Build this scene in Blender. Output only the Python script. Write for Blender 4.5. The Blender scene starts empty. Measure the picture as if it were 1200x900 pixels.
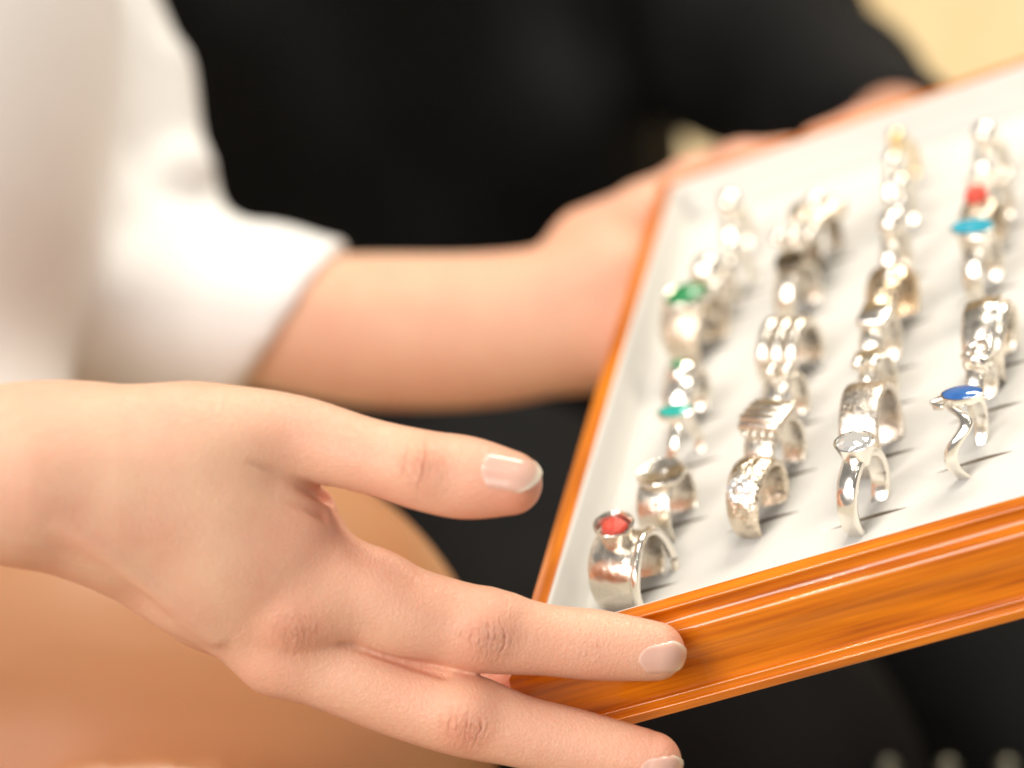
import bpy, bmesh, math, random
import numpy as np
from mathutils import Matrix, Vector, noise
from mathutils.geometry import delaunay_2d_cdt

random.seed(4)
sc = bpy.context.scene
COL = sc.collection
R = math.radians

# ------------------------------------------------------------------ camera
F = 3200.0                       # focal length in pixels of a 1200 px wide frame
FOCUS = 0.616
cam_d = bpy.data.cameras.new('camera'); cam = bpy.data.objects.new('camera', cam_d); COL.objects.link(cam)
cam_d.sensor_width = 36.0; cam_d.lens = 36.0 * F / 1200.0
cam_d.clip_start = 0.02; cam_d.clip_end = 60
cam_d.dof.use_dof = True; cam_d.dof.focus_distance = FOCUS; cam_d.dof.aperture_fstop = 5.6
cam.location = (0, 0, 1.30); cam.rotation_euler = (R(55), 0, 0)
sc.camera = cam
bpy.context.view_layer.update()
M = cam.matrix_world.copy(); M3 = M.to_3x3()

def W(x, y, z):                  # millimetres in the camera's frame (x right, y up, z depth) -> metres in the world
    return M @ Vector((x / 1000, y / 1000, -z / 1000))
def PX(px, py, d):               # a point seen at (px, py) at depth d mm, as camera-frame mm
    return np.array([(px - 600) / F * d, -(py - 450) / F * d, d])
def PW(px, py, d): return W(*PX(px, py, d))

# ------------------------------------------------------------------ light
world = bpy.data.worlds.new('World'); sc.world = world; world.use_nodes = True
bg = world.node_tree.nodes['Background']
bg.inputs[0].default_value = (1.0, 0.955, 0.90, 1); bg.inputs[1].default_value = 0.25

def area(name, loc, target, size, power, color, size_y=None, spread=180):
    l = bpy.data.lights.new(name, 'AREA'); l.energy = power; l.color = color
    l.shape = 'RECTANGLE' if size_y else 'DISK'; l.size = size
    if size_y: l.size_y = size_y
    l.spread = R(spread)
    o = bpy.data.objects.new(name, l); COL.objects.link(o)
    o.location = loc; o.rotation_euler = (Vector(target) - Vector(loc)).to_track_quat('-Z', 'Y').to_euler()
    return o
TGT = PW(650, 500, 640)
area('shop_window_light', TGT + Vector((-1.02, -0.86, 0.98)), TGT, 0.6, 23.5, (1, 0.96, 0.92), 1.0)
area('added_front_fill', TGT + Vector((-0.35, -1.30, 0.85)), TGT, 0.9, 8.0, (1, 0.96, 0.92), 0.6)  # added fill beside the camera to brighten hand and wood, no shop fixture
area('ceiling_softbox', TGT + Vector((-0.05, 0.45, 1.6)), TGT, 0.5, 7.0, (1, 0.95, 0.88), 0.35)
for k, (x, y, z) in enumerate([(-0.55, 0.35, 1.5), (0.1, -0.5, 1.6), (-0.15, 0.1, 1.75), (0.5, -0.1, 1.6), (-0.9, -0.4, 1.1)]):
    area('ceiling_spot', TGT + Vector((x, y, z)), TGT, 0.05, 1.1, (1, 0.93, 0.82))

area('added_floor_light', Vector((0.6, 2.3, 2.6)), Vector((0.6, 2.2, 0)), 1.2, 75, (1, 0.92, 0.78), 0.8)  # added lamp, put in only to brighten the floor at the back
sc.view_settings.view_transform = 'Standard'; sc.view_settings.look = 'None'
sc.view_settings.exposure = -0.05; sc.view_settings.gamma = 1.0
sc.render.engine = 'CYCLES'
cy = sc.cycles
cy.use_denoising = True; cy.max_bounces = 8; cy.caustics_reflective = False; cy.caustics_refractive = False
cy.sample_clamp_indirect = 4.0; cy.sample_clamp_direct = 0

# ------------------------------------------------------------------ node helpers
class X:                                             # arithmetic on shader sockets
    t = None
    def __init__(s, v): s.v = v
    @staticmethod
    def op(o, *a, clamp=False):
        n = X.t.nodes.new('ShaderNodeMath'); n.operation = o; n.use_clamp = clamp
        for i, q in enumerate(a):
            if isinstance(q, X): q = q.v
            if isinstance(q, (int, float)): n.inputs[i].default_value = q
            else: X.t.links.new(q, n.inputs[i])
        return X(n.outputs[0])
    def __add__(s, o): return X.op('ADD', s, o)
    __radd__ = __add__
    def __sub__(s, o): return X.op('SUBTRACT', s, o)
    def __mul__(s, o): return X.op('MULTIPLY', s, o)
    __rmul__ = __mul__

def new_mat(name):
    m = bpy.data.materials.new(name); m.use_nodes = True
    return m, m.node_tree, m.node_tree.nodes['Principled BSDF']
def node(t, typ, inputs=None, **kw):
    n = t.nodes.new(typ)
    for k, v in kw.items(): setattr(n, k, v)
    for k, v in (inputs or {}).items():
        if hasattr(v, 'is_linked'): t.links.new(v, n.inputs[k])
        else: n.inputs[k].default_value = v
    return n
def ramp(t, fac, stops):
    n = t.nodes.new('ShaderNodeValToRGB'); t.links.new(fac, n.inputs[0])
    e = n.color_ramp.elements
    while len(e) < len(stops): e.new(0.5)
    for q, (p, c) in zip(e, stops): q.position = p; q.color = (*c, 1)
    return n.outputs[0]
def bump(t, bsdf, h, dist, strength=1.0, prev=None):
    b = node(t, 'ShaderNodeBump', {'Height': h.v if isinstance(h, X) else h, 'Distance': dist, 'Strength': strength})
    if prev: t.links.new(prev, b.inputs['Normal'])
    if bsdf: t.links.new(b.outputs[0], bsdf.inputs['Normal'])
    return b.outputs[0]

def metal(name, col, rough, bumpy=0.0, scale=300, aniso=0):
    m, t, b = new_mat(name)
    b.inputs['Metallic'].default_value = 1; b.inputs['Base Color'].default_value = (*col, 1)
    tc = node(t, 'ShaderNodeTexCoord')
    n = node(t, 'ShaderNodeTexNoise', {'Vector': tc.outputs['Object'], 'Scale': scale * 1.3, 'Detail': 4.0})
    r = node(t, 'ShaderNodeMapRange', {'Value': n.outputs[0], 'From Min': 0.3, 'From Max': 0.7, 'To Min': rough * 0.7, 'To Max': rough * 1.5})
    t.links.new(r.outputs[0], b.inputs['Roughness'])
    n2 = node(t, 'ShaderNodeTexNoise', {'Vector': tc.outputs['Object'], 'Scale': scale, 'Detail': 3.0})
    bump(t, b, n2.outputs[0], 0.00006 + bumpy, 0.5 if not bumpy else 1.0)
    return m
SILVER = metal('polished_silver', (0.93, 0.88, 0.80), 0.16)
SILVER2 = metal('worn_silver', (0.86, 0.79, 0.69), 0.22, 0.00012, 300)
BRUSHED = metal('brushed_silver', (0.74, 0.66, 0.57), 0.27, 0.0001, 800)
HAMMER = metal('cast_silver', (0.82, 0.71, 0.57), 0.16, 0.0012, 420)
GOLD = metal('pale_gold', (0.86, 0.66, 0.36), 0.16)
DARKS = metal('oxidised_silver', (0.40, 0.34, 0.27), 0.25, 0.0006, 500)

def stone(name, col, col2, rough=0.08, scale=400, coat=0.6, trans=0.0, b=0.0):
    m, t, p = new_mat(name)
    tc = node(t, 'ShaderNodeTexCoord')
    n = node(t, 'ShaderNodeTexNoise', {'Vector': tc.outputs['Object'], 'Scale': scale, 'Detail': 5.0})
    t.links.new(ramp(t, n.outputs[0], [(0.3, col), (0.7, col2)]), p.inputs['Base Color'])
    p.inputs['Roughness'].default_value = rough; p.inputs['Coat Weight'].default_value = coat
    p.inputs['Transmission Weight'].default_value = trans
    if b: bump(t, p, n.outputs[0], b, 1.0)
    return m
CORAL = stone('coral', (0.70, 0.055, 0.03), (0.80, 0.10, 0.06), 0.35, 900, 0.1, b=0.0006)
BLUE = stone('lapis', (0.025, 0.10, 0.34), (0.05, 0.17, 0.46), 0.06, 300)
TEAL = stone('teal_enamel', (0.02, 0.36, 0.30), (0.03, 0.46, 0.40), 0.1)
TURQ = stone('turquoise', (0.01, 0.33, 0.48), (0.02, 0.42, 0.56), 0.12)
GREEN = stone('malachite', (0.01, 0.18, 0.05), (0.03, 0.30, 0.10), 0.06)
ONYX = stone('onyx', (0.012, 0.009, 0.007), (0.03, 0.02, 0.015), 0.06)
PEARL = stone('pearl', (0.85, 0.82, 0.76), (0.90, 0.87, 0.82), 0.12)
m, t, p = new_mat('clear_crystal'); CRYSTAL = m
p.inputs['Base Color'].default_value = (0.86, 0.85, 0.83, 1); p.inputs['Roughness'].default_value = 0.02
p.inputs['Metallic'].default_value = 0.55; p.inputs['IOR'].default_value = 2.2

# wood: grain runs along local X
m, t, p = new_mat('lacquered_cherry_wood'); WOOD = m
tc = node(t, 'ShaderNodeTexCoord')
mp = node(t, 'ShaderNodeMapping', {'Vector': tc.outputs['Object'], 'Scale': (12, 260, 260)})
n1 = node(t, 'ShaderNodeTexNoise', {'Vector': mp.outputs[0], 'Scale': 1.0, 'Detail': 8.0, 'Distortion': 1.6})
mp2 = node(t, 'ShaderNodeMapping', {'Vector': tc.outputs['Object'], 'Scale': (40, 900, 900)})
n2 = node(t, 'ShaderNodeTexNoise', {'Vector': mp2.outputs[0], 'Scale': 1.0, 'Detail': 6.0})
mp3 = node(t, 'ShaderNodeMapping', {'Vector': tc.outputs['Object'], 'Scale': (9, 60, 95)})
wv = node(t, 'ShaderNodeTexWave', {'Vector': mp3.outputs[0], 'Scale': 0.8, 'Distortion': 5.0, 'Detail': 3.0, 'Detail Scale': 0.8}, bands_direction='DIAGONAL')
g = X; X.t = t
mix = X(n1.outputs[0]) * 0.38 + X(wv.outputs[0]) * 0.14 + X(n2.outputs[0]) * 0.5
t.links.new(ramp(t, mix.v, [(0.34, (0.42, 0.090, 0.001)), (0.50, (0.60, 0.152, 0.0015)), (0.66, (0.76, 0.215, 0.003))]), p.inputs['Base Color'])
p.inputs['Roughness'].default_value = 0.45; p.inputs['Specular IOR Level'].default_value = 0.15; p.inputs['Coat Weight'].default_value = 0.9; p.inputs['Coat Roughness'].default_value = 0.045
bump(t, p, n2.outputs[0], 0.00006, 0.6)

def cloth(name, col, rough, weave, amt, fold=0, sheen=0.3, col2=None):
    m, t, p = new_mat(name)
    tc = node(t, 'ShaderNodeTexCoord')
    a = node(t, 'ShaderNodeTexVoronoi', {'Vector': tc.outputs['Object'], 'Scale': weave})
    nz = node(t, 'ShaderNodeTexNoise', {'Vector': tc.outputs['Object'], 'Scale': 9.0, 'Detail': 3.0})
    c2 = col2 or tuple(q * 0.93 for q in col)
    t.links.new(ramp(t, nz.outputs[0], [(0.35, c2), (0.65, col)]), p.inputs['Base Color'])
    p.inputs['Roughness'].default_value = rough; p.inputs['Sheen Weight'].default_value = sheen
    bump(t, p, a.outputs[0], amt, 0.5)
    return m
PADM = cloth('ivory_leatherette', (0.73, 0.705, 0.655), 0.6, 2200, 0.00008, sheen=0.05)
WHITE = cloth('white_cotton', (0.90, 0.89, 0.87), 0.8, 1500, 0.0003, sheen=0.2)
BLACK = cloth('black_wool', (0.011, 0.0107, 0.011), 0.8, 900, 0.0004, sheen=0.0, col2=(0.005, 0.0048, 0.005))
BLACK.node_tree.nodes['Principled BSDF'].inputs['Specular IOR Level'].default_value = 0.12
m, t, p = new_mat('beige_wall_paint'); WALLM = m
tc = node(t, 'ShaderNodeTexCoord')
n = node(t, 'ShaderNodeTexNoise', {'Vector': tc.outputs['Object'], 'Scale': 4.0, 'Detail': 4.0})
t.links.new(ramp(t, n.outputs[0], [(0.35, (0.78, 0.58, 0.30)), (0.65, (0.86, 0.70, 0.44))]), p.inputs['Base Color'])
p.inputs['Roughness'].default_value = 0.7
m, t, p = new_mat('beige_stone_floor'); FLOORM = m
tc = node(t, 'ShaderNodeTexCoord')
n = node(t, 'ShaderNodeTexNoise', {'Vector': tc.outputs['Object'], 'Scale': 14.0, 'Detail': 4.0})
t.links.new(ramp(t, n.outputs[0], [(0.35, (0.74, 0.55, 0.30)), (0.65, (0.84, 0.68, 0.42))]), p.inputs['Base Color'])
p.inputs['Roughness'].default_value = 0.9

# ------------------------------------------------------------------ object helpers
def mesh_from(name, v, f):
    me = bpy.data.meshes.new(name)
    v = np.asarray(v, dtype=np.float32); f = np.asarray(f, dtype=np.int32)
    me.vertices.add(len(v)); me.vertices.foreach_set('co', v.ravel())
    k = f.shape[1]
    me.loops.add(f.size); me.loops.foreach_set('vertex_index', f.ravel())
    me.polygons.add(len(f)); me.polygons.foreach_set('loop_start', np.arange(0, f.size, k, dtype=np.int32))
    me.polygons.foreach_set('loop_total', np.full(len(f), k, dtype=np.int32))
    me.update(calc_edges=True); me.validate()
    me.polygons.foreach_set('use_smooth', np.ones(len(me.polygons), dtype=bool))
    return me
def link(name, me, mat, parent=None, mw=None):
    o = bpy.data.objects.new(name, me); COL.objects.link(o)
    if mat and not me.materials: me.materials.append(mat)
    if parent: o.parent = parent
    if mw is not None: o.matrix_world = mw
    return o
def thing(name, label, cat, mw, group=None):
    o = bpy.data.objects.new(name, None); COL.objects.link(o); o.empty_display_size = 0.02
    o.matrix_world = mw; o['label'] = label; o['category'] = cat
    if group: o['group'] = group
    return o
def bm_mesh(bm, name, smooth=True, sharp=None):
    bmesh.ops.recalc_face_normals(bm, faces=bm.faces)
    me = bpy.data.meshes.new(name); bm.to_mesh(me); bm.free()
    for q in me.polygons: q.use_smooth = smooth
    if smooth and sharp: me.set_sharp_from_angle(angle=R(sharp))
    return me

# ------------------------------------------------------------------ signed-distance sculpting (camera-frame mm)
def smin(a, b, k):
    if k <= 0: return np.minimum(a, b)
    h = np.maximum(k - np.abs(a - b), 0) / k
    return np.minimum(a, b) - h * h * k * 0.25
def smax(a, b, k): return -smin(-a, -b, k)
def seg(P, a, b, ra, rb):
    ba = b - a; t = np.clip(((P - a) @ ba) / max(ba @ ba, 1e-9), 0, 1)
    q = P - a - t[:, None] * ba
    return np.sqrt((q * q).sum(1)) - (ra + (rb - ra) * t)
def dense(pts, n=6):             # smooth the joints: Catmull-Rom through centres and radii
    A = np.array([[*c, r] for c, r in pts]); B = np.vstack([2 * A[0] - A[1], A, 2 * A[-1] - A[-2]]); out = []
    for i in range(1, len(B) - 2):
        for j in range(n):
            t = j / n; p0, p1, p2, p3 = B[i - 1:i + 3]
            out.append(0.5 * (2 * p1 + (p2 - p0) * t + (2 * p0 - 5 * p1 + 4 * p2 - p3) * t * t + (3 * p1 - p0 - 3 * p2 + p3) * t ** 3))
    out.append(A[-1]); return [(q[:3], q[3]) for q in out]
def chain(P, pts, k=2.0):        # pts: list of (xyz, r)
    d = None
    for (a, ra), (b, rb) in zip(pts[:-1], pts[1:]):
        e = seg(P, a, b, ra, rb); d = e if d is None else smin(d, e, k)
    return d
def ell(P, c, r):
    q = (P - c) / np.array(r); l = np.sqrt((q * q).sum(1)); return (l - 1) * min(r)
def J(px, py, d, rpx): return (PX(px, py, d), rpx * d / F)   # joint from pixel position, depth and radius in pixels

def surface_nets(f, lo, hi, h, S=8):
    lo = np.array(lo, float); n = np.ceil((np.array(hi) - lo) / h / S).astype(int) * S
    F3 = np.empty(n + 1, dtype=np.float32)
    nb = n // S
    ci = np.stack(np.meshgrid(*[np.arange(q) for q in nb], indexing='ij'), -1).reshape(-1, 3)
    cc = lo + (ci + 0.5) * S * h; dc = f(cc)
    sign = np.where(dc < 0, -9.0, 9.0).reshape(nb)
    F3[:] = 9.0
    F3[:-1, :-1, :-1] = np.repeat(np.repeat(np.repeat(sign, S, 0), S, 1), S, 2)
    act = ci[np.abs(dc) < S * h * 0.87 * 1.35]
    off = np.stack(np.meshgrid(*[np.arange(S + 1)] * 3, indexing='ij'), -1).reshape(-1, 3)
    for s in range(0, len(act), 400):
        idx = (act[s:s + 400, None, :] * S + off).reshape(-1, 3)
        F3[idx[:, 0], idx[:, 1], idx[:, 2]] = f(lo + idx * h)
    I = F3 < 0
    corners = [(i, j, k) for i in (0, 1) for j in (0, 1) for k in (0, 1)]
    cnt = sum(I[i:I.shape[0] - 1 + i, j:I.shape[1] - 1 + j, k:I.shape[2] - 1 + k].astype(np.int8) for i, j, k in corners)
    cell = np.argwhere((cnt > 0) & (cnt < 8))
    ids = np.full(np.array(I.shape) - 1, -1, dtype=np.int32); ids[tuple(cell.T)] = np.arange(len(cell))
    acc = np.zeros((len(cell), 3)); w = np.zeros(len(cell))
    for a in corners:
        for ax in range(3):
            if a[ax]: continue
            b = list(a); b[ax] = 1
            ia = cell + a; ib = cell + b
            fa = F3[tuple(ia.T)]; fb = F3[tuple(ib.T)]
            mk = (fa < 0) != (fb < 0)
            tt = np.where(mk, fa / np.where(mk, fa - fb, 1), 0)
            acc += mk[:, None] * (np.array(a) + (np.array(b) - np.array(a)) * tt[:, None]); w += mk
    V = lo + (cell + acc / w[:, None]) * h
    quads = []
    for ax in range(3):
        u, v = (ax + 1) % 3, (ax + 2) % 3
        s0 = [slice(None)] * 3; s1 = [slice(None)] * 3
        s0[ax] = slice(0, -1); s1[ax] = slice(1, None)
        e = np.argwhere(I[tuple(s0)] != I[tuple(s1)])
        e = e[(e[:, u] > 0) & (e[:, v] > 0) & (e[:, u] < n[u]) & (e[:, v] < n[v])]
        du = np.zeros(3, int); du[u] = 1; dv = np.zeros(3, int); dv[v] = 1
        q = np.stack([ids[tuple((e - du - dv).T)], ids[tuple((e - dv).T)], ids[tuple(e.T)], ids[tuple((e - du).T)]], 1)
        flip = ~I[tuple(e.T)]
        q[flip] = q[flip][:, ::-1]
        quads.append(q)
    Q = np.concatenate(quads); Q = Q[(Q >= 0).all(1)]
    for _ in range(2):
        d, g = grad(f, V, h * 0.5); V = V - np.clip(d, -h, h)[:, None] * g
    # light fairing, then back to the surface
    return V, Q
def grad(f, V, e):
    d = f(V); g = np.stack([f(V + np.eye(3)[i] * e) - f(V - np.eye(3)[i] * e) for i in range(3)], 1)
    g /= np.maximum(np.linalg.norm(g, axis=1), 1e-9)[:, None]
    return d, g
Mn = np.array(M)
def to_world(V, org):            # camera-frame mm -> world metres relative to org; the depth flip mirrors, so faces are reversed
    C = np.stack([V[:, 0], V[:, 1], -V[:, 2]], 1) / 1000
    return C @ Mn[:3, :3].T + Mn[:3, 3] - np.array(org)
def sculpt(f, lo, hi, h):
    V, Q = surface_nets(f, lo, hi, h)
    return V, Q[:, ::-1]
def raycast(f, px, py, d0, d1):  # first hit along pixel rays, or the closest pass
    px = np.atleast_1d(np.asarray(px, float)); py = np.atleast_1d(np.asarray(py, float))
    z = np.full(len(px), float(d0)); best = np.full(len(px), 1e9); bz = z.copy(); done = np.zeros(len(px), bool)
    for _ in range(90):
        P = np.stack([(px - 600) / F * z, -(py - 450) / F * z, z], 1); d = f(P)
        imp = (d < best) & ~done; best[imp] = d[imp]; bz[imp] = z[imp]
        done |= d < 0.02
        z = np.where(done | (z > d1), z, z + np.maximum(d, 0.05) * 0.8)
    return np.stack([(px - 600) / F * bz, -(py - 450) / F * bz, bz], 1)

# ================================================================== THE SETTING
def box_bm(bm, lo, hi):
    v = [bm.verts.new((x, y, z)) for x in (lo[0], hi[0]) for y in (lo[1], hi[1]) for z in (lo[2], hi[2])]
    for q in ((0, 1, 3, 2), (4, 6, 7, 5), (0, 4, 5, 1), (2, 3, 7, 6), (0, 2, 6, 4), (1, 5, 7, 3)): bm.faces.new([v[i] for i in q])
bm = bmesh.new(); box_bm(bm, (-4, -2, -0.05), (4, 5.2, 0))
o = link('floor', bm_mesh(bm, 'floor', False), FLOORM); o['kind'] = 'structure'; o['label'] = 'blurred warm beige floor of the shop'
bm = bmesh.new(); box_bm(bm, (-4, 5.2, 0), (4, 5.3, 3))
o = link('wall', bm_mesh(bm, 'wall', False), WALLM); o['kind'] = 'structure'; o['label'] = 'blurred warm beige wall at the back of the shop'

# ================================================================== THE TRAY
P0 = np.array([5.50, -57.54, 627.45])
def cv(v): return np.array([v[0], v[1], -v[2]])            # GL camera vector -> (x, y, depth)
E_, D_, N_ = [cv(v) for v in ((0.90008, 0.2893, 0.32581), (0.1693, 0.45679, -0.87331), (-0.40148, 0.84122, 0.36217))]
TW, TL = 205.0, 264.0
def wvec(c): return (M3 @ Vector((c[0], c[1], -c[2]))).normalized()
eW, dW, nW = wvec(E_), wvec(D_), wvec(N_)
TM = Matrix.Translation(W(*P0)) @ Matrix((eW, dW, nW)).transposed().to_4x4()
tray = thing('ring_tray', 'open wooden ring tray with moulded orange-brown frame and ivory slotted pad', 'tray', TM)

def tray_xy(px, py, w):          # pixel -> tray coordinates (mm) at height w above the rim plane
    ray = np.array([(px - 600) / F, -(py - 450) / F, 1.0]); Q = P0 + N_ * w
    s = (Q @ N_) / (ray @ N_); v = ray * s - P0
    return v @ E_, v @ D_

# rail profile: (outward o, height z), mm, from the inner foot over the top to the outer bottom
def arc(cx, cz, r, a0, a1, n): return [(cx + r * math.cos(R(a0 + (a1 - a0) * i / n)), cz + r * math.sin(R(a0 + (a1 - a0) * i / n))) for i in range(n + 1)]
prof = [(0.0, -27.5), (0.0, -0.7), (0.2, -0.2), (0.7, 0.0), (2.4, 0.05), (4.3, -0.15)] + arc(4.4, -0.95, 0.75, 80, -20, 5) + \
       [(4.9, -1.6), (4.75, -2.3), (4.8, -3.2), (5.0, -4.1), (5.6, -4.9), (6.3, -5.2)] + arc(6.6, -7.1, 2.0, 100, 5, 9) + \
       [(8.75, -8.2), (9.1, -9.4), (9.15, -10.5), (8.9, -12.0), (8.55, -13.5), (8.35, -15.5), (8.4, -18), (8.6, -20.3), (8.75, -21.6),
        (8.8, -22.3), (9.0, -22.7)] + arc(9.5, -23.4, 0.7, 100, -10, 4) + [(10.2, -24.1), (10.4, -24.5)] + arc(10.75, -25.3, 0.75, 90, -40, 4) + \
       [(11.3, -26.4), (11.2, -27.3), (10.8, -27.7), (9.5, -27.8)]
prof = [(o_ * 0.92, z_ * 0.86) for o_, z_ in prof]
def rail(length, name):          # local: X along, inner edge at y=0, outward = -y; mitred ends
    me_v = []; f = []; n = len(prof); xs = [0, 0.25, 0.5, 0.75, 1]
    for x in xs:
        for o_, z in prof: me_v.append(((-o_ + (length + 2 * o_) * x) / 1000, -o_ / 1000, z / 1000))
    for i in range(len(xs) - 1):
        for j in range(n):
            a = i * n + j; b = i * n + (j + 1) % n
            f.append((a, b, b + n, a + n))
    me = bpy.data.meshes.new(name); me.from_pydata(me_v, [], f + [tuple(range(n))[::-1], tuple(range((len(xs) - 1) * n, len(xs) * n))])
    for q in me.polygons: q.use_smooth = True
    me.set_sharp_from_angle(angle=R(48)); me.update()
    return me
def Tl(x, y, ang): return TM @ Matrix.Translation((x / 1000, y / 1000, 0)) @ Matrix.Rotation(R(ang), 4, 'Z')
for ln, x, y, a in ((TW, 0, 0, 0), (TL, TW, 0, 90), (TW, TW, TL, 180), (TL, 0, TL, 270)):
    link('frame_rail', rail(ln, 'frame_rail'), WOOD, tray, Tl(x, y, a))
bm = bmesh.new(); box_bm(bm, (-.0085, -.0085, -.0226), (TW / 1000 + .0085, TL / 1000 + .0085, -.0205))
link('bottom_board', bm_mesh(bm, 'bottom_board', False), WOOD, tray, TM)

FLOORZ = -12.0
# ------------------------------------------------------------------ ring placement (slit centres in tray mm)
THETA = 75.0
def slot(px, py): return tray_xy(px, py, FLOORZ)
U_c = N_ + 0.20 * E_; U_c /= np.linalg.norm(U_c)
def slot_head(px, py, h):        # slit centre for a head seen at (px,py), h mm above the pad
    ray = np.array([(px - 600) / F, -(py - 450) / F, 1.0]); h -= 1.0; Q = P0 + N_ * (FLOORZ + h * float(U_c @ N_))
    s = (Q @ N_) / (ray @ N_); v = ray * s - U_c * h - P0
    return v @ E_, v @ D_

RINGS = []                       # (kind, label, slit centre)
def ring_at(kind, label, head=None, base=None, h=20):
    RINGS.append((kind, label, slot(*base) if base else slot_head(*head, h)))
ring_at('coral_cup', 'wide silver ring with rough red coral in a raised cup, nearest the tray corner', base=(748, 694))
ring_at('disc', 'silver ring with flat round disc top set with one tiny stone, behind the coral ring', base=(788, 616))
ring_at('teal_oval', 'thin silver ring topped by a flat teal oval, in the leftmost column', head=(788, 470), h=20)
ring_at('green_dome', 'silver dome ring with a small green spot, behind the flat teal oval ring', head=(795, 420), h=20)
ring_at('green_cab', 'broad silver ring with a large dark green cabochon, left column', head=(806, 333), h=22)
ring_at('boulder', 'chunky polished silver ring with a bright lump, behind the large green cabochon ring', head=(828, 302), h=21)
ring_at('small_bead', 'slim silver bead ring in front of the farthest ring of the left column', head=(857, 283), h=18)
ring_at('pearl', 'silver ring with one big shiny round bead, farthest in the left column', head=(857, 232), h=20)
ring_at('hammer_dome', 'wide domed ring with a glittering hammered patch, front of the second column', base=(893, 610))
ring_at('stepped', 'large square ring with stepped shiny bars and small beads, second in the second column', head=(897, 468), h=23)
ring_at('two_bead', 'silver ring with two small beads, between the stepped square ring and the three-bar ring', head=(912, 428), h=19)
ring_at('three_bar', 'wide silver ring of three parallel bars, middle of the second column', head=(917, 366), h=20)
ring_at('onyx', 'silver ring with a dark flat onyx top, second column', head=(927, 297), h=20)
ring_at('three_bead', 'silver ring topped with three shiny beads in a row, behind the dark onyx ring', head=(932, 272), h=19)
ring_at('leaf', 'large brownish silver flower ring, farthest in the second column', head=(955, 225), h=23)
ring_at('solitaire', 'silver ring with a round clear stone in a flared bezel, front of the third column', base=(1017, 606))
ring_at('square_hole', 'wide brushed silver band pierced by a small square hole, behind the clear stone ring', base=(1029, 537))
ring_at('twin_ball', 'slim silver ring with two shiny balls, behind the brushed band with the square hole', head=(1021, 412), h=17)
ring_at('rect_top', 'silver ring with a bright polished rectangular top, third column', head=(1024, 364), h=19)
ring_at('brown_dome', 'warm toned domed ring with one bright bead, behind the rectangular topped ring', head=(1040, 312), h=19)
ring_at('pearl', 'silver ring with a round bead, third column just behind the warm domed ring', head=(1043, 264), h=18)
ring_at('small_bead', 'small bead ring near the back of the third column, second from the farthest gold one', head=(1053, 209), h=18)
ring_at('small_bead', 'tiny pale bead ring just in front of the gold bead ring', head=(1047, 184), h=18)
ring_at('gold_bead', 'tiny gold bead ring, farthest in the third column', head=(1051, 157), h=18)
ring_at('wave_blue', 'thin wavy silver ring with an oval blue stone, front of the rightmost column', base=(1141, 540))
ring_at('knot', 'silver ring with a twisted chain knot, behind the oval blue stone ring', head=(1142, 404), h=19)
ring_at('ribbed', 'very wide ribbed silver ring, middle of the rightmost column', head=(1152, 343), h=22)
ring_at('turq_bar', 'silver ring with a flat turquoise blue bar on a square silver head, rightmost column', head=(1145, 266), h=20)
ring_at('coral_bead', 'silver ring with a small red coral bead, behind the turquoise bar ring', head=(1146, 224), h=20)
ring_at('filigree', 'pale openwork silver ring, rightmost column behind the red coral bead ring', head=(1160, 195), h=20)
ring_at('pearl', 'silver ring with a pale round bead, farthest in the rightmost column', head=(1157, 158), h=18)

# pad with real slits
SL, SW = 20.0, 2.3
def slit_loop(cx, cy, grow, n=9):
    up = [(cx - SL / 2 - grow + (SL + 2 * grow) * i / n, cy + (SW / 2 * (0.35 + 0.9 * i / n) * math.sin(math.pi * (i / n) ** 0.8) + grow)) for i in range(1, n)]
    dn = [(x, 2 * cy - y) for x, y in up[::-1]]
    return ([(cx - SL / 2 - grow, cy)] + up + [(cx + SL / 2 + grow, cy)] + dn)[::-1]
v2 = [(1.0, 1.0), (TW - 1, 1.0), (TW - 1, TL - 1), (1.0, TL - 1)]; e2 = [(0, 1), (1, 2), (2, 3), (3, 0)]; f2 = [[0, 1, 2, 3]]; zed = {}
for k, (_, _, (cx, cy)) in enumerate(RINGS):
    lp = slit_loop(cx, cy, 0); s = len(v2); v2 += lp; e2 += [(s + i, s + (i + 1) % len(lp)) for i in range(len(lp))]; f2.append(list(range(s, s + len(lp))))
    for i in range(len(lp)): zed[s + i] = -0.75
    for g_, zz in ((0.45, -0.22), (1.1, 0.0)):
        v2 += [q for q in slit_loop(cx, cy, g_)]
for gx in np.arange(1, TW - 0.5, 6.15):
    for gy in np.arange(1, TL - 0.5, 6.2): v2.append((float(gx), float(gy)))
ov, oe, of, ovi, oei, ofi = delaunay_2d_cdt([Vector(q) for q in v2], e2, f2, 1, 1e-4)
bm = bmesh.new(); bv = []
for i, q in enumerate(ov):
    src = ovi[i][0] if ovi[i] else -1
    z = 0.0
    for _, _, (cx, cy) in RINGS:
        if abs(q.x - cx) < SL and abs(q.y - cy) < 6:
            ax = max(abs(q.x - cx) - SL / 2, 0); r = math.hypot(ax, q.y - cy)
            z -= 0.40 * math.exp(-(r / 0.9) ** 2)
    bv.append(bm.verts.new((q.x / 1000, q.y / 1000, (FLOORZ + z) / 1000)))
for f, src in zip(of, ofi):
    if any(s > 0 for s in src): continue
    bm.faces.new([bv[i] for i in f])
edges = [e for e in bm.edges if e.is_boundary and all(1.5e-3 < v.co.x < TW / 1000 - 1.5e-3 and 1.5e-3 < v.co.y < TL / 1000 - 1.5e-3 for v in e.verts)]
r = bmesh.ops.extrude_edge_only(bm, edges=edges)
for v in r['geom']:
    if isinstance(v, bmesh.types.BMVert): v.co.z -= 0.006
    if isinstance(v, bmesh.types.BMFace): v.material_index = 1
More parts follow.
